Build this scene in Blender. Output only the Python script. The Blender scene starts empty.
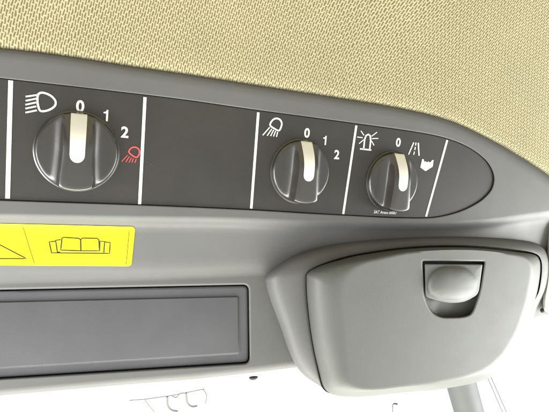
import bpy, bmesh, math, random
from mathutils import Vector, Matrix
random.seed(4)
scene = bpy.context.scene
COL = scene.collection
S = 0.0006            # metres per unit (one unit is about one pixel of the 549 wide photograph on the switch panel)
F = 475.0             # focal length in those pixels
CX, CY = 274.5, 206.0

# ---------------------------------------------------------------- camera pose (console is square to the world axes)
ex = Vector((1140, 55, 475)).normalized()
dn = Vector((0, 1.0, 0.12)); dn = (dn - ex * dn.dot(ex)).normalized()
nn = ex.cross(dn)
def cam_to_world(v): return Vector((v.dot(ex), v.dot(nn), -v.dot(dn)))
CAM = -cam_to_world(Vector((0, 0, 1))) * (F * S)
def at(px, py, dep=0.0):
    d = cam_to_world(Vector((px - CX, py - CY, F)))
    t = (dep * S - CAM.y) / d.y
    return CAM + d * t
def scl(px, py, dep=0.0):
    return (at(px, py - 1, dep) - at(px, py, dep)).length / S     # units per pixel there

cd = bpy.data.cameras.new('camera'); cam = bpy.data.objects.new('camera', cd); COL.objects.link(cam)
cd.sensor_width = 36; cd.lens = F / 549 * 36; cd.clip_start = 0.005; cd.clip_end = 200
right = cam_to_world(Vector((1, 0, 0))); up = cam_to_world(Vector((0, -1, 0))); back = cam_to_world(Vector((0, 0, -1)))
cam.matrix_world = Matrix(((right.x, up.x, back.x, CAM.x), (right.y, up.y, back.y, CAM.y), (right.z, up.z, back.z, CAM.z), (0, 0, 0, 1)))
scene.camera = cam

# ---------------------------------------------------------------- materials
def new_mat(name):
    m = bpy.data.materials.new(name); m.use_nodes = True
    return m, m.node_tree, m.node_tree.nodes['Principled BSDF']
def plastic(name, col, rough=0.5, spec=0.5, grain=0.25, gscale=1500, mottle=0.06, dust=0.0, rvar=0.035):
    m, t, b = new_mat(name); N = t.nodes.new; L = t.links.new
    tc = N('ShaderNodeTexCoord')
    n1 = N('ShaderNodeTexNoise'); n1.inputs['Scale'].default_value = 28; n1.inputs['Detail'].default_value = 5
    L(tc.outputs['Object'], n1.inputs['Vector'])
    mr = N('ShaderNodeMapRange'); mr.inputs[1].default_value = .3; mr.inputs[2].default_value = .7
    mr.inputs[3].default_value = 1 - mottle; mr.inputs[4].default_value = 1 + mottle
    L(n1.outputs['Fac'], mr.inputs[0])
    mul = N('ShaderNodeVectorMath'); mul.operation = 'SCALE'; mul.inputs[0].default_value = col
    L(mr.outputs[0], mul.inputs['Scale'])
    out = mul.outputs[0]
    if dust:
        v = N('ShaderNodeTexVoronoi'); v.inputs['Scale'].default_value = 210
        L(tc.outputs['Object'], v.inputs['Vector'])
        lt = N('ShaderNodeMath'); lt.operation = 'LESS_THAN'; lt.inputs[1].default_value = 0.075
        L(v.outputs['Distance'], lt.inputs[0])
        sx = N('ShaderNodeSeparateColor'); L(v.outputs['Color'], sx.inputs[0])
        gt = N('ShaderNodeMath'); gt.operation = 'GREATER_THAN'; gt.inputs[1].default_value = 1 - dust
        L(sx.outputs[0], gt.inputs[0])
        an = N('ShaderNodeMath'); an.operation = 'MULTIPLY'; L(lt.outputs[0], an.inputs[0]); L(gt.outputs[0], an.inputs[1])
        sc = N('ShaderNodeMath'); sc.operation = 'MULTIPLY'; sc.inputs[1].default_value = 0.6; L(an.outputs[0], sc.inputs[0])
        mx = N('ShaderNodeMix'); mx.data_type = 'RGBA'; mx.inputs[7].default_value = (.6, .58, .5, 1)
        L(sc.outputs[0], mx.inputs[0]); L(out, mx.inputs[6]); out = mx.outputs[2]
    L(out, b.inputs['Base Color'])
    n3 = N('ShaderNodeTexNoise'); n3.inputs['Scale'].default_value = 60; n3.inputs['Detail'].default_value = 6
    L(tc.outputs['Object'], n3.inputs['Vector'])
    m3 = N('ShaderNodeMapRange'); m3.inputs[1].default_value = .3; m3.inputs[2].default_value = .7
    m3.inputs[3].default_value = rough - rvar; m3.inputs[4].default_value = rough + rvar
    L(n3.outputs['Fac'], m3.inputs[0]); L(m3.outputs[0], b.inputs['Roughness'])
    b.inputs['Specular IOR Level'].default_value = spec
    if grain:
        n2 = N('ShaderNodeTexNoise'); n2.inputs['Scale'].default_value = gscale; n2.inputs['Detail'].default_value = 2
        L(tc.outputs['Object'], n2.inputs['Vector'])
        bp = N('ShaderNodeBump'); bp.inputs['Strength'].default_value = grain; bp.inputs['Distance'].default_value = 0.0002
        L(n2.outputs['Fac'], bp.inputs['Height']); L(bp.outputs[0], b.inputs['Normal'])
    return m
def fabric_mat():
    m, t, b = new_mat('woven_headliner'); N = t.nodes.new; L = t.links.new
    tc = N('ShaderNodeTexCoord')
    nz = N('ShaderNodeTexNoise'); nz.inputs['Scale'].default_value = 260; nz.inputs['Detail'].default_value = 2
    L(tc.outputs['UV'], nz.inputs['Vector'])
    su = N('ShaderNodeVectorMath'); su.operation = 'SUBTRACT'; su.inputs[1].default_value = (.5, .5, .5)
    L(nz.outputs['Color'], su.inputs[0])
    s2 = N('ShaderNodeVectorMath'); s2.operation = 'SCALE'; s2.inputs['Scale'].default_value = 0.0019
    L(su.outputs[0], s2.inputs[0])
    ad = N('ShaderNodeVectorMath'); ad.operation = 'ADD'; L(tc.outputs['UV'], ad.inputs[0]); L(s2.outputs[0], ad.inputs[1])
    mp = N('ShaderNodeMapping'); mp.inputs['Rotation'].default_value = (0, 0, math.radians(-76)); L(ad.outputs[0], mp.inputs['Vector'])
    br = N('ShaderNodeTexBrick'); br.offset = 0.42; br.squash = 1
    br.inputs['Scale'].default_value = 1.0
    br.inputs['Brick Width'].default_value = 7.0 * S; br.inputs['Row Height'].default_value = 3.05 * S
    br.inputs['Mortar Size'].default_value = 1.25 * S; br.inputs['Mortar Smooth'].default_value = 0.9
    L(mp.outputs[0], br.inputs['Vector'])
    cr = N('ShaderNodeValToRGB'); cr.color_ramp.elements[0].position = 0.0; cr.color_ramp.elements[1].position = 0.8
    cr.color_ramp.elements[0].color = (.125, .10, .04, 1); cr.color_ramp.elements[1].color = (.35, .315, .195, 1)
    L(br.outputs['Fac'], cr.inputs[0])
    n4 = N('ShaderNodeTexNoise'); n4.inputs['Scale'].default_value = 900; L(tc.outputs['UV'], n4.inputs['Vector'])
    n5 = N('ShaderNodeTexNoise'); n5.inputs['Scale'].default_value = 22; n5.inputs['Detail'].default_value = 4; L(tc.outputs['UV'], n5.inputs['Vector'])
    mm = N('ShaderNodeMath'); mm.operation = 'ADD'; L(n4.outputs['Fac'], mm.inputs[0]); q5 = N('ShaderNodeMath'); q5.operation = 'MULTIPLY_ADD'; q5.inputs[1].default_value = .3; q5.inputs[2].default_value = .35; L(n5.outputs['Fac'], q5.inputs[0]); L(q5.outputs[0], mm.inputs[1])
    mr = N('ShaderNodeMapRange'); mr.inputs[1].default_value = .6; mr.inputs[2].default_value = 1.4; mr.inputs[3].default_value = .68; mr.inputs[4].default_value = 1.3
    L(mm.outputs[0], mr.inputs[0])
    sc = N('ShaderNodeVectorMath'); sc.operation = 'SCALE'; L(cr.outputs[0], sc.inputs[0]); L(mr.outputs[0], sc.inputs['Scale'])
    L(sc.outputs[0], b.inputs['Base Color'])
    b.inputs['Roughness'].default_value = 0.95; b.inputs['Specular IOR Level'].default_value = 0.15
    b.inputs['Sheen Weight'].default_value = 0.2
    bp = N('ShaderNodeBump'); bp.inputs['Strength'].default_value = 0.45; bp.inputs['Distance'].default_value = 0.0005
    L(br.outputs['Fac'], bp.inputs['Height']); L(bp.outputs[0], b.inputs['Normal'])
    return m
M = dict(
    housing=plastic('grey_plastic', (.100, .098, .096), .55, .4, .28, 1700, .05, .02),
    lid=plastic('grey_lid_plastic', (.086, .087, .081), .52, .4, .3, 1700, .05, .012),
    tray=plastic('tray_plastic', (.068, .067, .073), .5, .45, .28, 1700, .1, .02),
    panel=plastic('dark_panel_plastic', (.027, .024, .021), .46, .5, .25, 1700, .14, 0),
    knob=plastic('dark_knob_plastic', (.021, .018, .015), .29, 1.0, .05, 2400, .1, .02),
    cream=plastic('cream_print', (.64, .615, .54), .5, .3, 0),
    white=plastic('white_print', (.80, .79, .73), .5, .3, 0, 1500, .04),
    red=plastic('red_print', (.72, .09, .09), .5, .3, 0),
    yellow=plastic('yellow_sticker', (.62, .59, .004), .4, .3, .03, 900, .02),
    black=plastic('black_print', (.02, .02, .012), .5, .3, 0),
    dark=plastic('dark_rubber', (.03, .03, .03), .6, .3, 0),
    pale=plastic('pale_trim_plastic', (.62, .61, .55), .5, .4, .1),
    post=plastic('painted_post', (.085, .088, .09), .6, .3, .05),
    wire=plastic('grey_wire', (.2, .2, .19), .6, .3, 0),
    fabric=fabric_mat(),
)

# ---------------------------------------------------------------- object helpers
def link(name, bm, mat, parent=None, smooth=True, angle=None):
    bmesh.ops.remove_doubles(bm, verts=bm.verts, dist=1e-7)
    bmesh.ops.dissolve_degenerate(bm, edges=bm.edges, dist=1e-8)
    me = bpy.data.meshes.new(name)
    if smooth:
        for f in bm.faces: f.smooth = True
        for e in bm.edges:
            if len(e.link_faces) == 2 and e.calc_face_angle(0) > math.radians(angle or 40): e.smooth = False
    bm.to_mesh(me); bm.free(); me.materials.append(mat)
    o = bpy.data.objects.new(name, me); COL.objects.link(o)
    if parent: o.parent = parent
    return o
def recalc(bm): bmesh.ops.recalc_face_normals(bm, faces=bm.faces)
def empty(name, loc, label, cat, group=None):
    o = bpy.data.objects.new(name, None); COL.objects.link(o); o.location = loc; o.empty_display_size = .01
    o['label'] = label; o['category'] = cat
    if group: o['group'] = group
    return o
def settle(root):
    bpy.context.view_layer.update()
    inv = root.matrix_world.inverted()
    for c in root.children: c.matrix_parent_inverse = inv
def interp(pts, x):
    """smooth (monotone-ish Catmull) interpolation of y over x"""
    n = len(pts)
    if x <= pts[0][0]:
        a, b = pts[0], pts[1]; return a[1] + (b[1]-a[1])*(x-a[0])/(b[0]-a[0])
    if x >= pts[-1][0]:
        a, b = pts[-2], pts[-1]; return b[1] + (b[1]-a[1])*(x-b[0])/(b[0]-a[0])
    for i in range(n-1):
        if pts[i][0] <= x <= pts[i+1][0]: break
    def slope(k):
        if k == 0: return (pts[1][1]-pts[0][1])/(pts[1][0]-pts[0][0])
        if k == n-1: return (pts[-1][1]-pts[-2][1])/(pts[-1][0]-pts[-2][0])
        return (pts[k+1][1]-pts[k-1][1])/(pts[k+1][0]-pts[k-1][0])
    h = pts[i+1][0]-pts[i][0]; t = (x-pts[i][0])/h
    m0, m1 = slope(i)*h, slope(i+1)*h
    return (2*t**3-3*t**2+1)*pts[i][1] + (t**3-2*t*t+t)*m0 + (-2*t**3+3*t*t)*pts[i+1][1] + (t**3-t*t)*m1
def crom(pts, k=6, closed=True):
    out = []; n = len(pts)
    rng = range(n) if closed else range(n-1)
    for i in rng:
        if closed: p0, p1, p2, p3 = pts[i-1], pts[i], pts[(i+1) % n], pts[(i+2) % n]
        else: p0, p1, p2, p3 = pts[max(i-1, 0)], pts[i], pts[i+1], pts[min(i+2, n-1)]
        # centripetal-like tangents scaled by chord lengths
        def d(a, b): return max(1e-6, math.dist(a, b))
        d1 = d(p1, p2); d0 = d(p0, p1); d2 = d(p2, p3)
        for j in range(k):
            t = j / k; r = []
            for c in range(len(p1)):
                m1 = (p2[c]-p0[c])/(d0+d1)*d1; m2 = (p3[c]-p1[c])/(d1+d2)*d1
                r.append((2*t**3-3*t**2+1)*p1[c] + (t**3-2*t*t+t)*m1 + (-2*t**3+3*t*t)*p2[c] + (t**3-t*t)*m2)
            out.append(tuple(r))
    if not closed: out.append(tuple(pts[-1]))
    return out
def sm(a, b, x): t = min(1, max(0, (x-a)/(b-a))); return t*t*(3-2*t)
def loop(bm, pts3): return [bm.verts.new(p) for p in pts3]
def bridge(bm, a, b, closed=True):
    n = len(a)
    for i in range(n if closed else n-1):
        j = (i+1) % n
        try: bm.faces.new((a[i], a[j], b[j], b[i]))
        except ValueError: pass
def fill(bm, loops):
    es = []
    for lp in loops:
        for i in range(len(lp)):
            a, b = lp[i], lp[(i+1) % len(lp)]
            e = bm.edges.get((a, b)) or bm.edges.new((a, b))
            es.append(e)
    bmesh.ops.triangle_fill(bm, use_beauty=True, use_dissolve=False, edges=es)
def lerp2(a, b, t): return [(p[0]+(q[0]-p[0])*t, p[1]+(q[1]-p[1])*t) for p, q in zip(a, b)]
def offset2(pts, d):
    """move a closed clockwise (screen) outline inwards by d"""
    n = len(pts); out = []
    for i in range(n):
        a, b = pts[i-1], pts[(i+1) % n]
        tx, ty = b[0]-a[0], b[1]-a[1]; l = math.hypot(tx, ty) or 1
        out.append((pts[i][0] - ty/l*d, pts[i][1] + tx/l*d))
    return out
def rounded(corners, r, k=6):
    """round the corners of a polygon"""
    out = []; n = len(corners)
    for i in range(n):
        p, a, b = corners[i], corners[i-1], corners[(i+1) % n]
        rr = r[i] if isinstance(r, (list, tuple)) else r
        da, db = math.dist(p, a), math.dist(p, b); ra, rb = min(rr, da*.45), min(rr, db*.45)
        s = (p[0]+(a[0]-p[0])*ra/da, p[1]+(a[1]-p[1])*ra/da); e = (p[0]+(b[0]-p[0])*rb/db, p[1]+(b[1]-p[1])*rb/db)
        for j in range(k+1):
            t = j/k; out.append(tuple((1-t)**2*s[c]+2*t*(1-t)*p[c]+t*t*e[c] for c in (0, 1)))
    return out
def dense(pts, step=6):
    out = []; n = len(pts)
    for i in range(n):
        a, b = pts[i], pts[(i+1) % n]; m = max(1, int(math.dist(a, b)/step))
        for j in range(m): out.append((a[0]+(b[0]-a[0])*j/m, a[1]+(b[1]-a[1])*j/m))
    return out

# strokes on the panel: traced lines become thin printed ribbons lying on the surface
def stroke(bm, pts, w, dep, closed=False, depf=None, thick=0.25, cap=False):
    """pts in photo pixels, w in pixels"""
    P = [at(x, y, depf(x, y) if depf else dep) for x, y in pts]
    mx, my = pts[0]; hw = .86*w*scl(mx, my)*S/2
    n = len(P); L_, R_ = [], []
    for i in range(n):
        a = P[i-1] if (i or closed) else P[i]; b = P[(i+1) % n] if (i < n-1 or closed) else P[i]
        t = (b-a); t.y = 0; t.normalize(); q = Vector((t.z, 0, -t.x))
        L_.append(P[i]+q*hw); R_.append(P[i]-q*hw)
    la, ra = loop(bm, L_), loop(bm, R_); bridge(bm, la, ra, closed)
def poly_flat(bm, pts, dep):
    vs = loop(bm, [at(x, y, dep) for x, y in pts]); fill(bm, [vs])
def thicken(bm, th):
    recalc(bm)
    g = bm.faces[:]
    for f in g:
        pass
    r = bmesh.ops.extrude_face_region(bm, geom=g)
    vs = [v for v in r['geom'] if isinstance(v, bmesh.types.BMVert)]
    for v in vs: v.co.y -= th*S
    recalc(bm)
def zoomed(pts, sc, ox, oy): return [(ox+x/sc, oy+y/sc) for x, y in pts]

# ---------------------------------------------------------------- profile curves of the console (photo pixels)
YE = [(-160, 34), (0, 47), (60, 54), (130, 65), (185, 73), (274, 87), (330, 95.5), (399, 107), (449, 119.5), (489, 138), (524, 158), (549, 175), (585, 205), (640, 262)]
YR = [(-160, 217), (0, 218.5), (120, 220.5), (230, 222), (320, 225.5), (427, 227), (480, 224.5), (549, 215.5), (640, 205)]
def ye(x): return interp(YE, x)
def yr(x): return interp(YR, x)
def yfold(x): return interp([(-160, 266), (0, 266), (120, 265.5), (200, 263.5), (262, 260.5), (400, 262), (640, 262)], x)
def yknee(x): return interp([(-160, 287), (0, 284), (120, 281.2), (200, 278.5), (262, 275.5), (400, 272), (640, 268)], x)
def ybot(x): return interp([(-160, 409), (0, 395.5), (127, 384.5), (200, 378.5), (298, 367), (400, 352), (640, 300)], x)
LOW = 26
XR = 612.0
xs = [-150 + i*(XR+150)/128 for i in range(129)]

console = empty('overhead_console', at(200, 260, 40), 'grey overhead console with a dark switch panel, three rotary knobs and a long recessed cover', 'overhead console')

# upper housing: rolled top edge, flat face with the hole for the switch panel, rolled lower ridge
PANEL = [(-110, 65), (0, 78), (100, 89.5), (180, 99), (250, 109), (357, 123.5), (420, 132.5), (449, 139), (470, 148), (485, 159.5), (492, 170), (494, 180), (490.5, 191), (478, 202.5), (455, 213), (426, 218), (343, 215.2), (250, 209.8), (140, 205), (0, 200.2), (-110, 196)]
def panel_outline():
    body = crom(PANEL, 6, closed=False)
    return body
po = panel_outline()
def strip(bm, rows):
    """rows: list of functions x->(y, depth)"""
    prev = None; rws = []
    for fn in rows:
        cur = loop(bm, [at(x, *fn(x)) for x in xs])
        if prev: bridge(bm, prev, cur, False)
        prev = cur; rws.append(cur)
    return rws
bm = bmesh.new()
top = strip(bm, [lambda x: (ye(x)-5, 28), lambda x: (ye(x)-2, 16), lambda x: (ye(x)+.2, 8), lambda x: (ye(x)+1.6, 3.8), lambda x: (ye(x)+3.4, 1.5), lambda x: (ye(x)+6.5, .35), lambda x: (ye(x)+12, 0), lambda x: (ye(x)+14, 0)])
# keep the far right, where the face narrows to nothing, from folding over
low = strip(bm, [lambda x: (max(yr(x)-5.6, ye(x)+16), 0), lambda x: (max(yr(x)-5, ye(x)+16.5), 0), lambda x: (max(yr(x)-3.6, ye(x)+17), .35), lambda x: (max(yr(x)-1.5, ye(x)+18), 1.6),
                 lambda x: (max(yr(x)+.6, ye(x)+19), 4.0), lambda x: (max(yr(x)+2.4, ye(x)+20), 7.4), lambda x: (max(yr(x)+4.4, ye(x)+21), 10.4), lambda x: (max(yr(x)+7.5, ye(x)+22), 11.9),
                 lambda x: (max(yr(x)+11, ye(x)+23), 13), lambda x: (max(yr(x)+13, ye(x)+24), 13.5),
                 lambda x: (yfold(x)-8, 18.0), lambda x: (yfold(x)-3, 19), lambda x: (yfold(x)+2, 20.4), lambda x: (yfold(x)+6, 22), lambda x: (yknee(x)-4, 25), lambda x: (yknee(x)-1.5, 25.7), lambda x: (yknee(x), LOW), lambda x: (yknee(x)+1, LOW)])
bot = strip(bm, [lambda x: (ybot(x)-7, LOW), lambda x: (ybot(x)-6, LOW), lambda x: (ybot(x)-3.5, LOW+.6), lambda x: (ybot(x)-1.5, LOW+2), lambda x: (ybot(x)-.3, LOW+4.5), lambda x: (ybot(x), LOW+9), lambda x: (ybot(x)-1, LOW+60)])
# face with hole
hole = loop(bm, [at(x, y, 0) for x, y in offset2(po, -1.6)])
hole2 = loop(bm, [at(x, y, 0) for x, y in offset2(po, -1.0)])
hole3 = loop(bm, [at(x, y, .12) for x, y in offset2(po, -.5)])
hole4 = loop(bm, [at(x, y, .7) for x, y in offset2(po, -.1)])
hole5 = loop(bm, [at(x, y, 5) for x, y in po])
for a, b in ((hole, hole2), (hole2, hole3), (hole3, hole4), (hole4, hole5)): bridge(bm, a, b)
hole6 = loop(bm, [at(x, y, 9) for x, y in po]); bridge(bm, hole5, hole6); fill(bm, [hole6])
fill(bm, [top[-1] + low[0][::-1], hole])
# lower flat with hole for the long cover
TR = rounded([(-130, 292.5), (248.5, 284.6), (249.5, 362.8), (-130, 386.5)], [3, 6, 6, 3])
TR = dense(TR, 12)
h1 = loop(bm, [at(x, y, LOW) for x, y in offset2(TR, -2.4)])
h2 = loop(bm, [at(x, y, LOW) for x, y in offset2(TR, -1.6)])
h3 = loop(bm, [at(x, y, LOW+.7) for x, y in offset2(TR, -.8)])
h4 = loop(bm, [at(x, y, LOW+2) for x, y in offset2(TR, -.2)])
h5 = loop(bm, [at(x, y, LOW+12) for x, y in TR])
for a, b in ((h1, h2), (h2, h3), (h3, h4), (h4, h5)): bridge(bm, a, b)
fill(bm, [low[-1] + bot[0][::-1], h1]); fill(bm, [h5])
recalc(bm)
housing = link('housing', bm, M['housing'], console, angle=60)

# long cover in the recess: raised rim, sunken field
def offL(d): return offset2(TR, d)
bm = bmesh.new()
INN = rounded([(-120, 304.8), (238.3, 296.6), (238.8, 353.4), (-120, 375.5)], [1.5]*4, 3)
rings = [[at(x, y, LOW+12) for x, y in offL(.9)], [at(x, y, LOW+3.9) for x, y in offL(1.2)], [at(x, y, LOW+3.2) for x, y in offL(1.9)], [at(x, y, LOW+3) for x, y in offL(3.6)], [at(x, y, LOW+3) for x, y in offL(4.2)]]
prev = None
for r in rings:
    c = loop(bm, r)
    if prev: bridge(bm, prev, c)
    prev = c
INN = dense(INN, 12)
i0 = loop(bm, [at(x, y, LOW+3) for x, y in offset2(INN, -1.2)]); fill(bm, [prev, i0])
i1 = loop(bm, [at(x, y, LOW+3) for x, y in offset2(INN, -.6)]); bridge(bm, i0, i1)
i2 = loop(bm, [at(x, y, LOW+2.6) for x, y in offset2(INN, -.1)]); bridge(bm, i1, i2)
i3 = loop(bm, [at(x, y, LOW+1.3) for x, y in offset2(INN, .5)]); bridge(bm, i2, i3)
i4 = loop(bm, [at(x, y, LOW+1.2) for x, y in offset2(INN, 1.2)]); bridge(bm, i3, i4)
fill(bm, [i4])
recalc(bm)
cover = link('cover_panel', bm, M['tray'], console, angle=50)

# ---------------------------------------------------------------- switch panel and its print
PD = 1.8
bm = bmesh.new()
a = loop(bm, [at(x, y, PD+6) for x, y in offset2(po, .3)]); b = loop(bm, [at(x, y, PD+.4) for x, y in offset2(po, .35)])
c = loop(bm, [at(x, y, PD) for x, y in offset2(po, .8)]); d = loop(bm, [at(x, y, PD) for x, y in offset2(po, 1.3)])
bridge(bm, a, b); bridge(bm, b, c); bridge(bm, c, d); fill(bm, [d]); recalc(bm)
panel = link('switch_panel', bm, M['panel'], console, angle=60)
INK = PD - .12
def ink(name, build, mat, label=None):
    bm = bmesh.new(); build(bm); thicken(bm, .2)
    o = link(name, bm, mat, panel, smooth=False)
    if label: o['label'] = label
    return o
for (p, q, w) in (((10.7, 80.6), (7.6, 198.5), 5.0), ((145, 97.3), (139.6, 204.2), 3.6), ((258.3, 112.5), (251.2, 208.5), 3.1), ((356.3, 125.6), (343.2, 214), 2.8), ((447.2, 140.2), (426, 216.6), 2.7)):
    ink('divider_line', lambda bm: stroke(bm, [p, q], w, INK), M['white'])
def head(bm):
    D = zoomed([(165, 90), (190, 72), (232, 76), (290, 105), (325, 150), (320, 190), (280, 222), (222, 240), (185, 235), (166, 190), (160, 140)], 9.15, 20, 85)
    stroke(bm, crom(D, 4), 2.3, INK, True)
    for l in ([(158, 92), (52, 107)], [(150, 125), (52, 145)], [(148, 160), (50, 181)], [(148, 196), (50, 216)], [(155, 232), (50, 253)]):
        stroke(bm, zoomed(l, 9.15, 20, 85), 1.8, INK)
ink('headlamp_symbol', head, M['white'], 'white headlamp symbol with five rays')
def work(D, rays, ox, oy, w1, w2):
    def f(bm):
        stroke(bm, crom(zoomed(D, 13.72, ox, oy), 4), w1, INK, True)
        for l in rays: stroke(bm, zoomed(l, 13.72, ox, oy), w2, INK)
    return f
ink('work_lamp_symbol', work([(140, 212), (148, 172), (188, 127), (230, 116), (275, 135), (298, 180), (290, 230), (260, 283), (200, 258)],
    [[(132, 238), (38, 346)], [(160, 262), (98, 352)], [(186, 275), (145, 357)], [(213, 290), (185, 363)], [(242, 303), (226, 369)]], 260, 110, 1.9, 1.25), M['white'], 'white work lamp symbol with rays falling to the left')
ink('work_lamp_symbol', work([(190, 165), (210, 122), (250, 99), (300, 106), (332, 140), (332, 190), (312, 228), (290, 238), (238, 213)],
    [[(172, 208), (90, 296)], [(197, 225), (148, 301)], [(226, 240), (192, 306)], [(252, 254), (232, 307)], [(290, 262), (272, 312)]], 115, 140, 1.6, .95), M['red'], 'red work lamp symbol')
def beacon(bm):
    z = lambda l: zoomed(l, 10.3, 350, 120)
    stroke(bm, z([(140, 300), (150, 200), (165, 160), (188, 148), (208, 163), (212, 215), (202, 305)]), 1.9, INK)
    stroke(bm, z([(103, 297), (218, 310)]), 1.7, INK)
    for l in ([(143, 158), (112, 112)], [(130, 183), (74, 175)], [(138, 205), (93, 243)], [(222, 168), (277, 126)], [(226, 192), (290, 190)], [(222, 217), (247, 262)]):
        stroke(bm, z(l), 1.0, INK)
ink('beacon_symbol', beacon, M['white'], 'white rotating beacon symbol')
def road(bm):
    z = lambda l: zoomed(l, 8.24, 400, 130)
    stroke(bm, z([(113, 103), (70, 202)]), 1.5, INK); stroke(bm, z([(150, 106), (156, 212)]), 1.7, INK)
    for l in ([(131, 104), (128, 128)], [(126, 140), (121, 164)], [(118, 178), (112, 204)]): stroke(bm, z(l), 1.4, INK)
ink('road_symbol', road, M['white'], 'white road symbol with dashed centre line')
def bucket(bm):
    poly_flat(bm, zoomed([(182, 240), (193, 240), (201, 264), (211, 258), (222, 268), (233, 259), (244, 268), (255, 262), (264, 248), (276, 249), (268, 303), (210, 339), (167, 308)], 8.24, 400, 130), INK)
ink('field_symbol', bucket, M['white'], 'white filled crown shaped symbol')
def digit_one(px, py, h, bold=1):
    bm = bmesh.new(); o3 = at(px, py, INK); k = h*scl(px, py)*S
    fill(bm, [loop(bm, [(o3.x+x*k, o3.y, o3.z+z*k) for x, z in ((-.24, .17), (-.24, .29), (-.10, .31), (-.02, .37), (.02, .5), (.15, .5), (.15, -.5), (-.02, -.5), (-.02, .17))])])
    thicken(bm, .2); return link('numeral', bm, M['white'], panel, smooth=False)
def text_obj(name, body, px, py, hpx, parent, mat, bold=.02, xs_=1.0, shear=0.0):
    cu = bpy.data.curves.new('t', 'FONT'); cu.body = body; cu.align_x = 'CENTER'; cu.align_y = 'CENTER'; cu.size = 1; cu.offset = bold; cu.shear = shear
    cu.resolution_u = 4
    tmp = bpy.data.objects.new('t', cu); COL.objects.link(tmp)
    me = bpy.data.meshes.new_from_object(tmp.evaluated_get(bpy.context.evaluated_depsgraph_get()))
    bpy.data.objects.remove(tmp)
    h = max(v.co.y for v in me.vertices) - min(v.co.y for v in me.vertices)
    cy_ = (max(v.co.y for v in me.vertices) + min(v.co.y for v in me.vertices))/2
    cx_ = (max(v.co.x for v in me.vertices) + min(v.co.x for v in me.vertices))/2
    k = hpx*scl(px, py)*S/h; o3 = at(px, py, INK)
    for v in me.vertices:
        v.co = Vector((o3.x + (v.co.x-cx_)*k*xs_, o3.y - .1*S, o3.z + (v.co.y-cy_)*k))
    me.name = name; me.materials.clear(); me.materials.append(mat)
    o = bpy.data.objects.new(name, me); COL.objects.link(o); o.parent = parent
    return o
for body, px, py, h in (('0', 80.2, 106.3, 12.2), ('1', 106.3, 115.5, 11.4), ('2', 124.8, 132.2, 11.4), ('0', 307, 133, 9.8), ('1', 325, 140.4, 9.3), ('2', 336.8, 154.6, 9.3), ('0', 398.3, 142.4, 9.0)):
    if body == '1': digit_one(px, py, h)
    else: text_obj('numeral', body, px, py, h, panel, M['white'], .028, .98)
text_obj('fine_print', 'SAT Araxu 00007', 385.5, 212.4, 3.0, panel, M['white'], .01, .9, .2)
ink('scratch_mark', lambda bm: (stroke(bm, [(144, 160), (149, 163), (153, 165)], .5, INK), stroke(bm, [(146, 166), (151, 164.5)], .4, INK)), M['tray'])

# ---------------------------------------------------------------- rotary knobs
KR = 32.0
def knob_h(x, z):
    ax = abs(x)
    top_h = 21.0 - 7.5*sm(4, 34, z)**1.0 - 1.2*((z+8)/32)**2*0.6
    if z > 14: top_h -= 4.0*((z-14)/18)**2
    halfw = 10.6 + 1.8*sm(-2, 30, -z)
    base = 6.0
    foot = base + 6.4*max(0, 1-(ax-halfw)/10.5)**2 if ax > halfw else 0
    if ax <= halfw+1e-6: return top_h - 1.0*(ax/halfw)**6
    if ax < halfw+2.2: 
        t = (ax-halfw)/2.2; return (top_h-1.0)*(1-t)+(base+6.4*max(0, 1-2.2/10.5)**2)*t
    return foot
def knob_mesh():
    bm = bmesh.new()
    hx = [0, 3, 6, 8, 9.6, 10.6, 11.2, 11.9, 12.6, 13.3, 14.2, 15.2, 16.5, 18, 20, 22, 24, 26, 28, 29.5, 30.6, 31.4, 31.85]
    X = [-v for v in hx[:0:-1]] + hx
    T = [-1, -.985, -.96, -.9] + [-.8+.1*i for i in range(17)] + [.9, .96, .985, 1]
    g = []
    for x0 in X:
        hz = math.sqrt(KR*KR-x0*x0); col = []
        for t in T:
            z = t*hz
            for it in range(4):
                hw = 10.6 + 1.8*sm(-2, 30, -z); x = x0*(1+(hw/10.6-1)*(1-sm(15, 31, abs(x0)))); z = t*math.sqrt(max(0, KR*KR-x*x))
            rr = min(KR, math.hypot(x, z))
            h = knob_h(x, z) - 1.3*max(0, (rr-(KR-1.6))/1.6)**2
            col.append(bm.verts.new((x*S, -h*S, z*S)))
        g.append(col)
    for i in range(len(X)-1):
        for j in range(len(T)-1): bm.faces.new((g[i][j], g[i+1][j], g[i+1][j+1], g[i][j+1]))
    rim = [g[i][0] for i in range(len(X))] + g[-1][1:-1] + [g[i][-1] for i in range(len(X)-1, -1, -1)] + g[0][-2:0:-1]
    prev = rim
    for r, hf in ((1.012, None), (1.03, 1.6), (1.06, 1.1), (1.065, 0)):
        cur = []
        for v in rim:
            n = Vector((v.co.x, 0, v.co.z)).normalized()
            y = (-v.co.y*.86) if hf is None else hf*S
            cur.append(bm.verts.new((n.x*KR*r*S, -y, n.z*KR*r*S)))
        bridge(bm, prev, cur); prev = cur
    recalc(bm)
    return bm
def mark_mesh():
    bm = bmesh.new(); w = 6.2; rows = []
    zz = [31.2, 30.4, 29, 27, 25, 22, 19, 16, 12, 8, 4, 0, -3, -5, -6.6, -7.8, -8.6, -9]
    for z in zz:
        k = 1.0
        if z < -3: k = math.sqrt(max(0.02, 1-((-3-z)/6.1)**2))
        ww = (w - .9*sm(20, -6, z)*0 ) * k * (.92 + .08*sm(-6, 28, z))
        rows.append([bm.verts.new((x*ww*S, -(knob_h(x*ww, z)+.28 - (.5 if z > 31 else 0))*S, z*S)) for x in (-1, -.6, 0, .6, 1)])
    for a, b in zip(rows, rows[1:]):
        for i in range(4): bm.faces.new((a[i], a[i+1], b[i+1], b[i]))
    r = bmesh.ops.extrude_face_region(bm, geom=bm.faces[:])
    for v in r['geom']:
        if isinstance(v, bmesh.types.BMVert): v.co.y += .5*S
    recalc(bm)
    return bm
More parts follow.
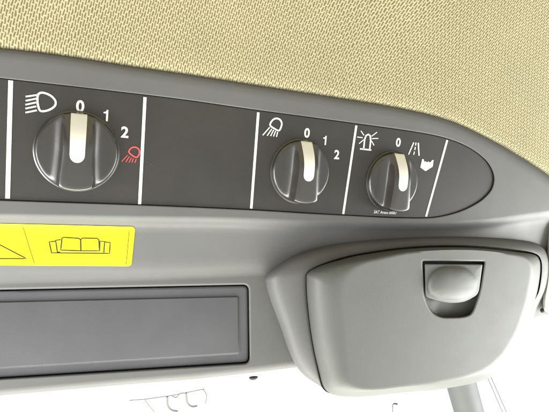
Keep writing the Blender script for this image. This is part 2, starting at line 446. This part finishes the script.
def knob(px, py, label, k=1.0):
    o = link('rotary_knob', knob_mesh(), M['knob'], console, angle=38)
    p = at(px, py, PD); o.location = p; o['label'] = label; o.scale = (k, 1, k)
    m = link('pointer_mark', mark_mesh(), M['cream'], o, angle=50)
    return o
knob(77.5, 151.5, 'large dark rotary knob beside the headlamp symbol')
knob(300, 171.5, 'dark rotary knob below the white work lamp symbol', .97)
knob(391.5, 181.6, 'dark rotary knob below the beacon symbol', .99)

# small dark clips under the lower edge of the console
def clip(px, py, dep, w, h):
    bm = bmesh.new(); p = at(px, py, dep)
    bmesh.ops.create_uvsphere(bm, u_segments=16, v_segments=8, radius=1)
    for v in bm.verts:
        v.co = Vector((v.co.x*w*S/2, v.co.y*2*S, v.co.z*h*S/2*(1 if v.co.z < 0 else .25)))+p
    return link('trim_clip', bm, M['dark'], console)
clip(253.5, 377.0, 40, 11, 7)
settle(console)

# ---------------------------------------------------------------- yellow sticker
def fasc(x, y):
    """depth of the sticker band of the housing at a photo pixel"""
    k = [(yr(x)-.0, 2.9), (yr(x)+2.4, 7.4), (yr(x)+4.4, 10.4), (yr(x)+7.5, 11.9), (yr(x)+11, 13), (yr(x)+13, 13.5), (yfold(x)-8, 18.0), (yfold(x)-3, 19), (yfold(x)+2, 20.4), (yfold(x)+6, 22)]
    if y <= k[0][0]: return k[0][1]
    for p, q in zip(k, k[1:]):
        if p[0] <= y <= q[0]: return p[1]+(q[1]-p[1])*(y-p[0])/(q[0]-p[0])
    return k[-1][1]
sticker = empty('warning_sticker', at(40, 245, 12), 'yellow sticker with open book and triangle outlines, on the grey console below the knobs', 'sticker')
bm = bmesh.new()
def st_top(x): return 223.6 + (x)*0.0235
def st_bot(x): return 265.4 + x*.006
cols = [-75 + 5*i for i in range(41)] + [131.5, 133, 134.3, 135]
cols = sorted(set([c for c in cols if c <= 130] + [131.5, 133, 134.3, 135]))
rows = [0, .06, .12, .2, .35, .5, .65, .8, .9, 1]
g = []
for x in cols:
    ins = 0 if x <= 131 else 3.2*(1-math.sqrt(max(0, 1-((x-131)/4.05)**2)))
    yt, yb = st_top(x)+ins, st_bot(x)-ins
    col = []
    for r in rows:
        y = yt+(yb-yt)*r; xx = x - 3.4*r*sm(-70, 135, x)
        col.append(bm.verts.new(at(xx, y, fasc(xx, y)-.6)))
    g.append(col)
for i in range(len(cols)-1):
    for j in range(len(rows)-1): bm.faces.new((g[i][j], g[i+1][j], g[i+1][j+1], g[i][j+1]))
recalc(bm)
r = bmesh.ops.extrude_face_region(bm, geom=bm.faces[:])
for v in r['geom']:
    if isinstance(v, bmesh.types.BMVert): v.co.y += .45*S
recalc(bm)
link('sticker_sheet', bm, M['yellow'], sticker)
def subd(pts, closed=False):
    out = []
    n = len(pts)
    for i in range(n if closed else n-1):
        a, b = pts[i], pts[(i+1) % n]; m = max(1, int(math.dist(a, b)/3))
        out += [(a[0]+(b[0]-a[0])*j/m, a[1]+(b[1]-a[1])*j/m) for j in range(m)]
    if not closed: out.append(pts[-1])
    return out
sd = lambda x, y: fasc(x, y)-.78
def sink(name, lines, w, closed=False):
    bm = bmesh.new()
    for l in lines: stroke(bm, subd(l, closed), w, 0, closed, depf=sd)
    recalc(bm)
    return link(name, bm, M['black'], sticker, smooth=False)
z5 = lambda l: zoomed(l, 3.92, 0, 210)
sink('warning_triangle', [[(-66, 258.6), (-18, 235.6), (26.5, 258.6)]], 1.3, True)
sink('border_line', [[(22.8, 226.5), (34.4, 263.5)]], .6)
sink('border_line', [[(129.3, 230), (126.2, 264)]], .6)
sink('book_outline', [z5([(316, 160), (238, 157), (243, 110), (250, 107), (308, 111), (316, 116)]), z5([(316, 116), (324, 110), (380, 111), (387, 116), (390, 160), (316, 160)]),
                      z5([(238, 116), (218, 119), (225, 165), (236, 165)]), z5([(218, 122), (193, 125), (202, 168), (429, 170), (432, 128), (411, 125)]), z5([(390, 160), (392, 122), (410, 124), (407, 167)])], 1.3)
sink('book_spine', [z5([(316, 116), (317, 160)])], 1.5)
settle(sticker)

# ---------------------------------------------------------------- storage box with lid and latch
box = empty('storage_box', at(420, 320, 20), 'bulging grey storage box with closed lid and finger latch, below the two right knobs', 'storage box')
SE = [(306, 276), (311, 269.5), (330, 261.5), (359, 254), (413, 247), (468, 246), (522, 251), (537, 254.5), (541.5, 263), (540, 285), (534, 310), (525, 338), (511, 362), (490, 379), (450, 389), (400, 394), (350, 398), (326, 392), (318, 370), (310, 328)]
LF = [(341, 293), (346, 277), (361, 264.5), (387, 257.5), (414, 252), (468, 250), (514, 254.5), (526, 259), (531, 269), (528, 290), (522, 315), (513, 337), (500, 356), (480, 371), (440, 381.5), (402, 386.5), (366, 389), (351, 382), (347, 362), (344, 326)]
F0 = [(265.5, 281), (272, 270), (296, 255), (340, 243), (413, 236.5), (468, 236), (522, 240), (542, 246), (550, 260), (548, 285), (538, 306), (526, 332), (508, 354), (488, 370), (450, 380), (400, 385), (350, 388), (322, 386), (297.5, 368), (280, 325)]
se, lf, f0 = crom(SE, 6), crom(LF, 6), crom(F0, 6)
bm = bmesh.new()
def L3(pts, dep): return loop(bm, [at(x, y, dep(x) if callable(dep) else dep) for x, y in pts])
def seam_dep(x): return -8 + 10*sm(300, 365, x)
prev = None
sf = [(x - 5*sm(470, 505, x)*sm(290, 310, y), y - 6*sm(345, 380, y)*sm(324, 345, x)) for x, y in se]
for k, soft, sharp in ((0, 70, 70), (0, 34, 34), (0, 17, 19), (.04, 14.5, 12), (.10, 12, 5), (.18, 9.8, 1), (.28, 7.4, -2), (.4, 5.4, -4), (.6, 3.4, -6.2), (.9, None, 0), (.965, None, .1), (1, None, 1), (1, 26, 26)):
    c = loop(bm, [at(p[0]+(q[0]-p[0])*k, p[1]+(q[1]-p[1])*k, (soft+(sharp-soft)*(1-sm(272, 350, p[0]))) if soft is not None else seam_dep(q[0])+sharp) for p, q in zip(f0, sf)])
    if prev: bridge(bm, prev, c)
    prev = c
fill(bm, [prev])
recalc(bm)
link('box_frame', bm, M['housing'], box, angle=70)
# lid
FD = -36
bm = bmesh.new(); prev = None
def gap(d0, d1):
    return [(p[0]+(q[0]-p[0])*1.0, p[1]+(q[1]-p[1])*1.0) for p, q in zip(*[(lambda A, B: ([a for a in A], [(a[0]+(b[0]-a[0])*sm(308, 345, a[0]), a[1]+(b[1]-a[1])*sm(308, 345, a[0])) for a, b in zip(A, B)]))(offset2(se, d0), offset2(se, d1))][0])]
sin_ = gap(.45, 1.3)
steps = [(sin_, 32), (sin_, lambda x: seam_dep(x)+.8), (gap(.9, 1.9), seam_dep)]
for k in range(1, 13):
    a = k/12*math.pi/2
    steps.append((lerp2(gap(.9, 1.9), lf, (1-math.cos(a))*.9+.1*k/12), (lambda x, a=a, k=k: seam_dep(x)+(FD-seam_dep(x))*(math.sin(a)*.93+.07*k/12))))
steps.append((offset2(lf, 2), FD))
for pts, dep in steps:
    c = L3(pts, dep)
    if prev: bridge(bm, prev, c)
    prev = c
LR = rounded([(422.4, 260.8), (484.6, 261.4), (479.8, 292), (472, 314), (463, 317.2), (441, 317.6), (431, 312.5), (424.2, 298)], [1.5, 1.5, 8, 7, 6, 6, 7, 8], 5)
LR = dense(LR, 5)
q0 = L3(offset2(LR, -2), FD); q1 = L3(offset2(LR, -1), FD); q2 = L3(offset2(LR, -.3), FD+.5); q3 = L3(LR, FD+2); q4 = L3(offset2(LR, .6), FD+11)
fill(bm, [prev, q0]); bridge(bm, q0, q1); bridge(bm, q1, q2); bridge(bm, q2, q3); bridge(bm, q3, q4)
fill(bm, [q4])
recalc(bm)
lid = link('lid', bm, M['lid'], box, angle=60)
# latch: flat plate with a domed finger pull that overhangs the recess
PL = rounded([(424.6, 263.8), (482.6, 264.2), (478.6, 294), (464, 302.6), (446, 303), (425.6, 297)], [1.5, 1.5, 5, 10, 10, 4], 5)
PL = dense(PL, 4)
bm = bmesh.new()
cxl, cyl = 453.5, 286.0
n = len(PL)
TH = FD - .5
l0 = L3(offset2(PL, .1), TH+6); l1 = L3(PL, TH+1); l2 = L3(offset2(PL, .6), TH+.2); l3 = L3(offset2(PL, 1.3), TH)
bridge(bm, l0, l1); bridge(bm, l1, l2); bridge(bm, l2, l3)
# dome outline: nearly the full plate, meeting the curved lower edge
DM = []
for x, y in offset2(PL, 1.3):
    ang = math.atan2(y-cyl, x-cxl); rx, ry = 25.8, (21.3 if y < cyl else 17.0)
    ex_, ey_ = cxl+rx*math.cos(ang), cyl+ry*math.sin(ang)
    if math.hypot(ex_-cxl, ey_-cyl) > math.hypot(x-cxl, y-cyl)*.97:
        ex_, ey_ = cxl+(x-cxl)*.97, cyl+(y-cyl)*.97
    DM.append((ex_, ey_))
prev = L3(DM, TH)
bridge(bm, l3, prev)
for k in range(1, 12):
    t = k/12
    pts = [(cxl+(x-cxl)*(1-t), cyl+(y-cyl)*(1-t)) for x, y in DM]
    c = L3(pts, TH-7.5*(1-(1-t)**2.4)**.62); bridge(bm, prev, c); prev = c
tip = bm.verts.new(at(cxl, cyl, TH-7.5))
for i in range(n): bm.faces.new((prev[i], prev[(i+1) % n], tip))
recalc(bm)
latch = link('latch', bm, M['lid'], lid, angle=65)
settle(box)

# ---------------------------------------------------------------- headliner (roof lining)
bm = bmesh.new(); uv = bm.loops.layers.uv.new('UVMap')
hx = [-170 + i*10 for i in range(86)]
rowsF = [None]*0
g = []; 
prof = [(-1.5, 24), (-2.0, 15), (-1.2, 9), (.2, 5.5), (2.5, 3.6), (6, 2.6), (12, 1.8), (25, .6), (45, -1.5), (80, -6), (130, -14), (200, -27), (280, -44)]
for x in hx:
    e = ye(x); col = []; s_acc = 0; last = None
    for off, dep in prof:
        tt = min(1, off/280) if off > 0 else 0
        y = e-off
        if off > 25:
            y = e - off*(1+.35*(e-60)/100*tt)
        p = at(x + .25*off*sm(380, 560, x), y, dep)
        col.append(p)
    g.append(col)
for c in g:      # the lining carries on over the driver's head
    c += [c[-1]+Vector((0, -.05, .012)), c[-1]+Vector((0, -.25, .03)), c[-1]+Vector((0, -.9, .03))]
V = [[bm.verts.new(p) for p in c] for c in g]
for i in range(len(hx)-1):
    for j in range(len(g[0])-1):
        f = bm.faces.new((V[i][j], V[i+1][j], V[i+1][j+1], V[i][j+1])); f.smooth = True
        for lp in f.loops:
            q = lp.vert.co; lp[uv].uv = (1.55*q.x - .5*(.03*math.log(1+math.exp((q.x-.02)/.03))) - .34*sm(-.03, .13, q.x)*(q.z-.05), q.z*1.12)
recalc(bm)
me = bpy.data.meshes.new('headliner'); bm.to_mesh(me); bm.free(); me.materials.append(M['fabric'])
hl = bpy.data.objects.new('headliner', me); COL.objects.link(hl)
sd_ = hl.modifiers.new('thickness', 'SOLIDIFY'); sd_.thickness = 3*S; sd_.offset = 0
hl['kind'] = 'structure'; hl['label'] = 'beige woven roof lining above the grey console'; hl['category'] = 'headliner'

# ---------------------------------------------------------------- things seen against the bright outside
def tube(bm, pts3, r, seg=12):
    prev = None; n = len(pts3)
    for i, p in enumerate(pts3):
        t = (pts3[min(i+1, n-1)]-pts3[max(i-1, 0)]).normalized()
        a = t.orthogonal().normalized() if abs(t.y) > .99 else t.cross(Vector((0, 1, 0))).normalized(); b = t.cross(a)
        rr = r[i] if isinstance(r, list) else r
        c = loop(bm, [p+(a*math.cos(2*math.pi*k/seg)+b*math.sin(2*math.pi*k/seg))*rr for k in range(seg)])
        if prev: bridge(bm, prev, c)
        else: bm.faces.new(c)
        prev = c
    bm.faces.new(prev[::-1]); recalc(bm)
bm = bmesh.new(); D_ = 120
p0, p1, p2 = at(458, 372, D_), at(469, 412, D_), at(500, 520, D_)
r_ = 13.4*scl(466, 400)*S*(at(466, 400, D_)-CAM).length/(at(466, 400, 0)-CAM).length
tube(bm, [p0, p1, p2], r_, 32)
o = link('cab_post', bm, M['post'], None, angle=60); o['label'] = 'thick round grey post running down from behind the storage box'; o['category'] = 'post'
bm = bmesh.new()
for dx in (0, 3.6):
    tube(bm, [at(487+dx, 376, 160), at(503+dx*1.1, 413, 160), at(545+dx*1.4, 510, 160)], .55*S*1.4, 8)
bmesh.ops.create_cone(bm, cap_ends=True, segments=12, radius1=2*S, radius2=2*S, depth=5*S, matrix=Matrix.Translation(at(546, 510, 160)))
o = link('antenna_wire', bm, M['post'], None); o['label'] = 'thin double wire slanting down right of the grey post'; o['category'] = 'wire'
# hook rail, lower left
rail = empty('hook_rail', at(170, 400, 90), 'thin dark rail with small curved hooks against the bright window at the lower left', 'hook rail')
bm = bmesh.new(); z6 = lambda l: zoomed(l, 3.23, 110, 375)
tube(bm, [at(x, y, 90) for x, y in z6([(62, 82), (115, 78), (200, 66), (305, 45)])], .6*S, 8); link('rail', bm, M['wire'], rail)
for l, r in (([(112, 79), (125, 98), (142, 118), (150, 135)], .6), ([(185, 70), (187, 100), (200, 114), (218, 117)], 1.5), ([(246, 58), (250, 90), (264, 102), (282, 100)], 1.5), ([(302, 47), (312, 66), (308, 92)], .9), ([(200, 68), (214, 72), (226, 60), (244, 58)], .8)):
    bm = bmesh.new(); pp = crom(z6(l), 4, closed=False)
    tube(bm, [at(x, y, 90) for x, y in pp], r*S*.9, 8); link('hook', bm, M['wire'], rail)
settle(rail)
bm = bmesh.new()
tube(bm, [at(393, 418, 90), at(392.6, 404.5, 90), at(394, 403.5, 90), at(397, 404, 90)], [.4*S, .5*S, 1.0*S, 1.5*S], 8)
o = link('window_hook', bm, M['dark'], None); o['label'] = 'tiny dark hook on a thin stalk below the storage box'; o['category'] = 'hook'
# pale pillar trim at the right edge
bm = bmesh.new()
PT = crom([(560, 212), (600, 204), (640, 230), (640, 300), (600, 322), (556, 316), (545, 311), (543, 300), (546, 280), (547, 262), (548, 240), (551, 222)], 5)
a = loop(bm, [at(x, y, 60) for x, y in PT]); b = loop(bm, [at(x, y, 14) for x, y in PT]); c = loop(bm, [at(x, y, 8) for x, y in offset2(PT, 2.5)]); d = loop(bm, [at(x, y, 6) for x, y in offset2(PT, 6)])
bridge(bm, a, b); bridge(bm, b, c); bridge(bm, c, d); fill(bm, [d]); fill(bm, [a]); recalc(bm)
pt = link('pillar_trim', bm, M['pale'], None, angle=60)
pt['label'] = 'pale cab pillar trim at the right edge behind the storage box'; pt['category'] = 'pillar trim'
bm = bmesh.new(); bmesh.ops.create_uvsphere(bm, u_segments=12, v_segments=8, radius=1)
p = at(542.3, 310.5, 12)
for v in bm.verts: v.co = Vector((v.co.x*2.2*S, v.co.y*3*S, v.co.z*3.2*S))+p
link('trim_clip', bm, M['dark'], pt)

# ---------------------------------------------------------------- light
w = bpy.data.worlds.new('World'); scene.world = w; w.use_nodes = True
nt = w.node_tree; bg = nt.nodes['Background']
tc = nt.nodes.new('ShaderNodeTexCoord'); sx = nt.nodes.new('ShaderNodeSeparateXYZ'); nt.links.new(tc.outputs['Generated'], sx.inputs[0])
# bright overcast daylight through the windscreen (ahead), dimmer towards the cab behind the camera
mr = nt.nodes.new('ShaderNodeMapRange'); mr.interpolation_type = 'SMOOTHSTEP'
mr.inputs[1].default_value = -.35; mr.inputs[2].default_value = .35; mr.inputs[3].default_value = .33; mr.inputs[4].default_value = 1.6
ng = nt.nodes.new('ShaderNodeMath'); ng.operation = 'MULTIPLY'; ng.inputs[1].default_value = -.75; nt.links.new(sx.outputs['Z'], ng.inputs[0])
mxm = nt.nodes.new('ShaderNodeMath'); mxm.operation = 'MAXIMUM'; nt.links.new(sx.outputs['Y'], mxm.inputs[0]); nt.links.new(ng.outputs[0], mxm.inputs[1])
nt.links.new(mxm.outputs[0], mr.inputs[0]); nt.links.new(mr.outputs[0], bg.inputs['Strength'])
bg.inputs['Color'].default_value = (.985, 1.0, .965, 1)
def area(name, loc, target, size, sy, energy, col=(1, 1, 1)):
    l = bpy.data.lights.new(name, 'AREA'); l.shape = 'RECTANGLE'; l.size = size; l.size_y = sy; l.energy = energy; l.color = col
    o = bpy.data.objects.new(name, l); COL.objects.link(o); o.location = loc
    o.rotation_euler = (Vector(target)-Vector(loc)).to_track_quat('-Z', 'Y').to_euler(); return o
area('left_window_light', (-.5, -.2, -.2), (-.08, 0, -.03), .25, .4, 5.4, (.95, .97, 1))
area('right_window_light', (.7, -.2, -.28), (0.12, 0, -.02), .4, .6, 7, (.97, 1, 1))
area('windscreen_light', (.0, -.12, -.8), (0, 0, -.02), 1.2, .6, 20, (1, 1, .86))
area('right_end_fill', (.40, -.10, -.16), (.16, 0, -.01), .12, .3, 1.3, (1, 1, .95))  # extra fill lamp, added close by to brighten only the console's right end
scene.view_settings.view_transform = 'Standard'; scene.view_settings.look = 'None'; scene.view_settings.gamma = 1; scene.view_settings.exposure = 0
scene.render.engine = 'CYCLES'
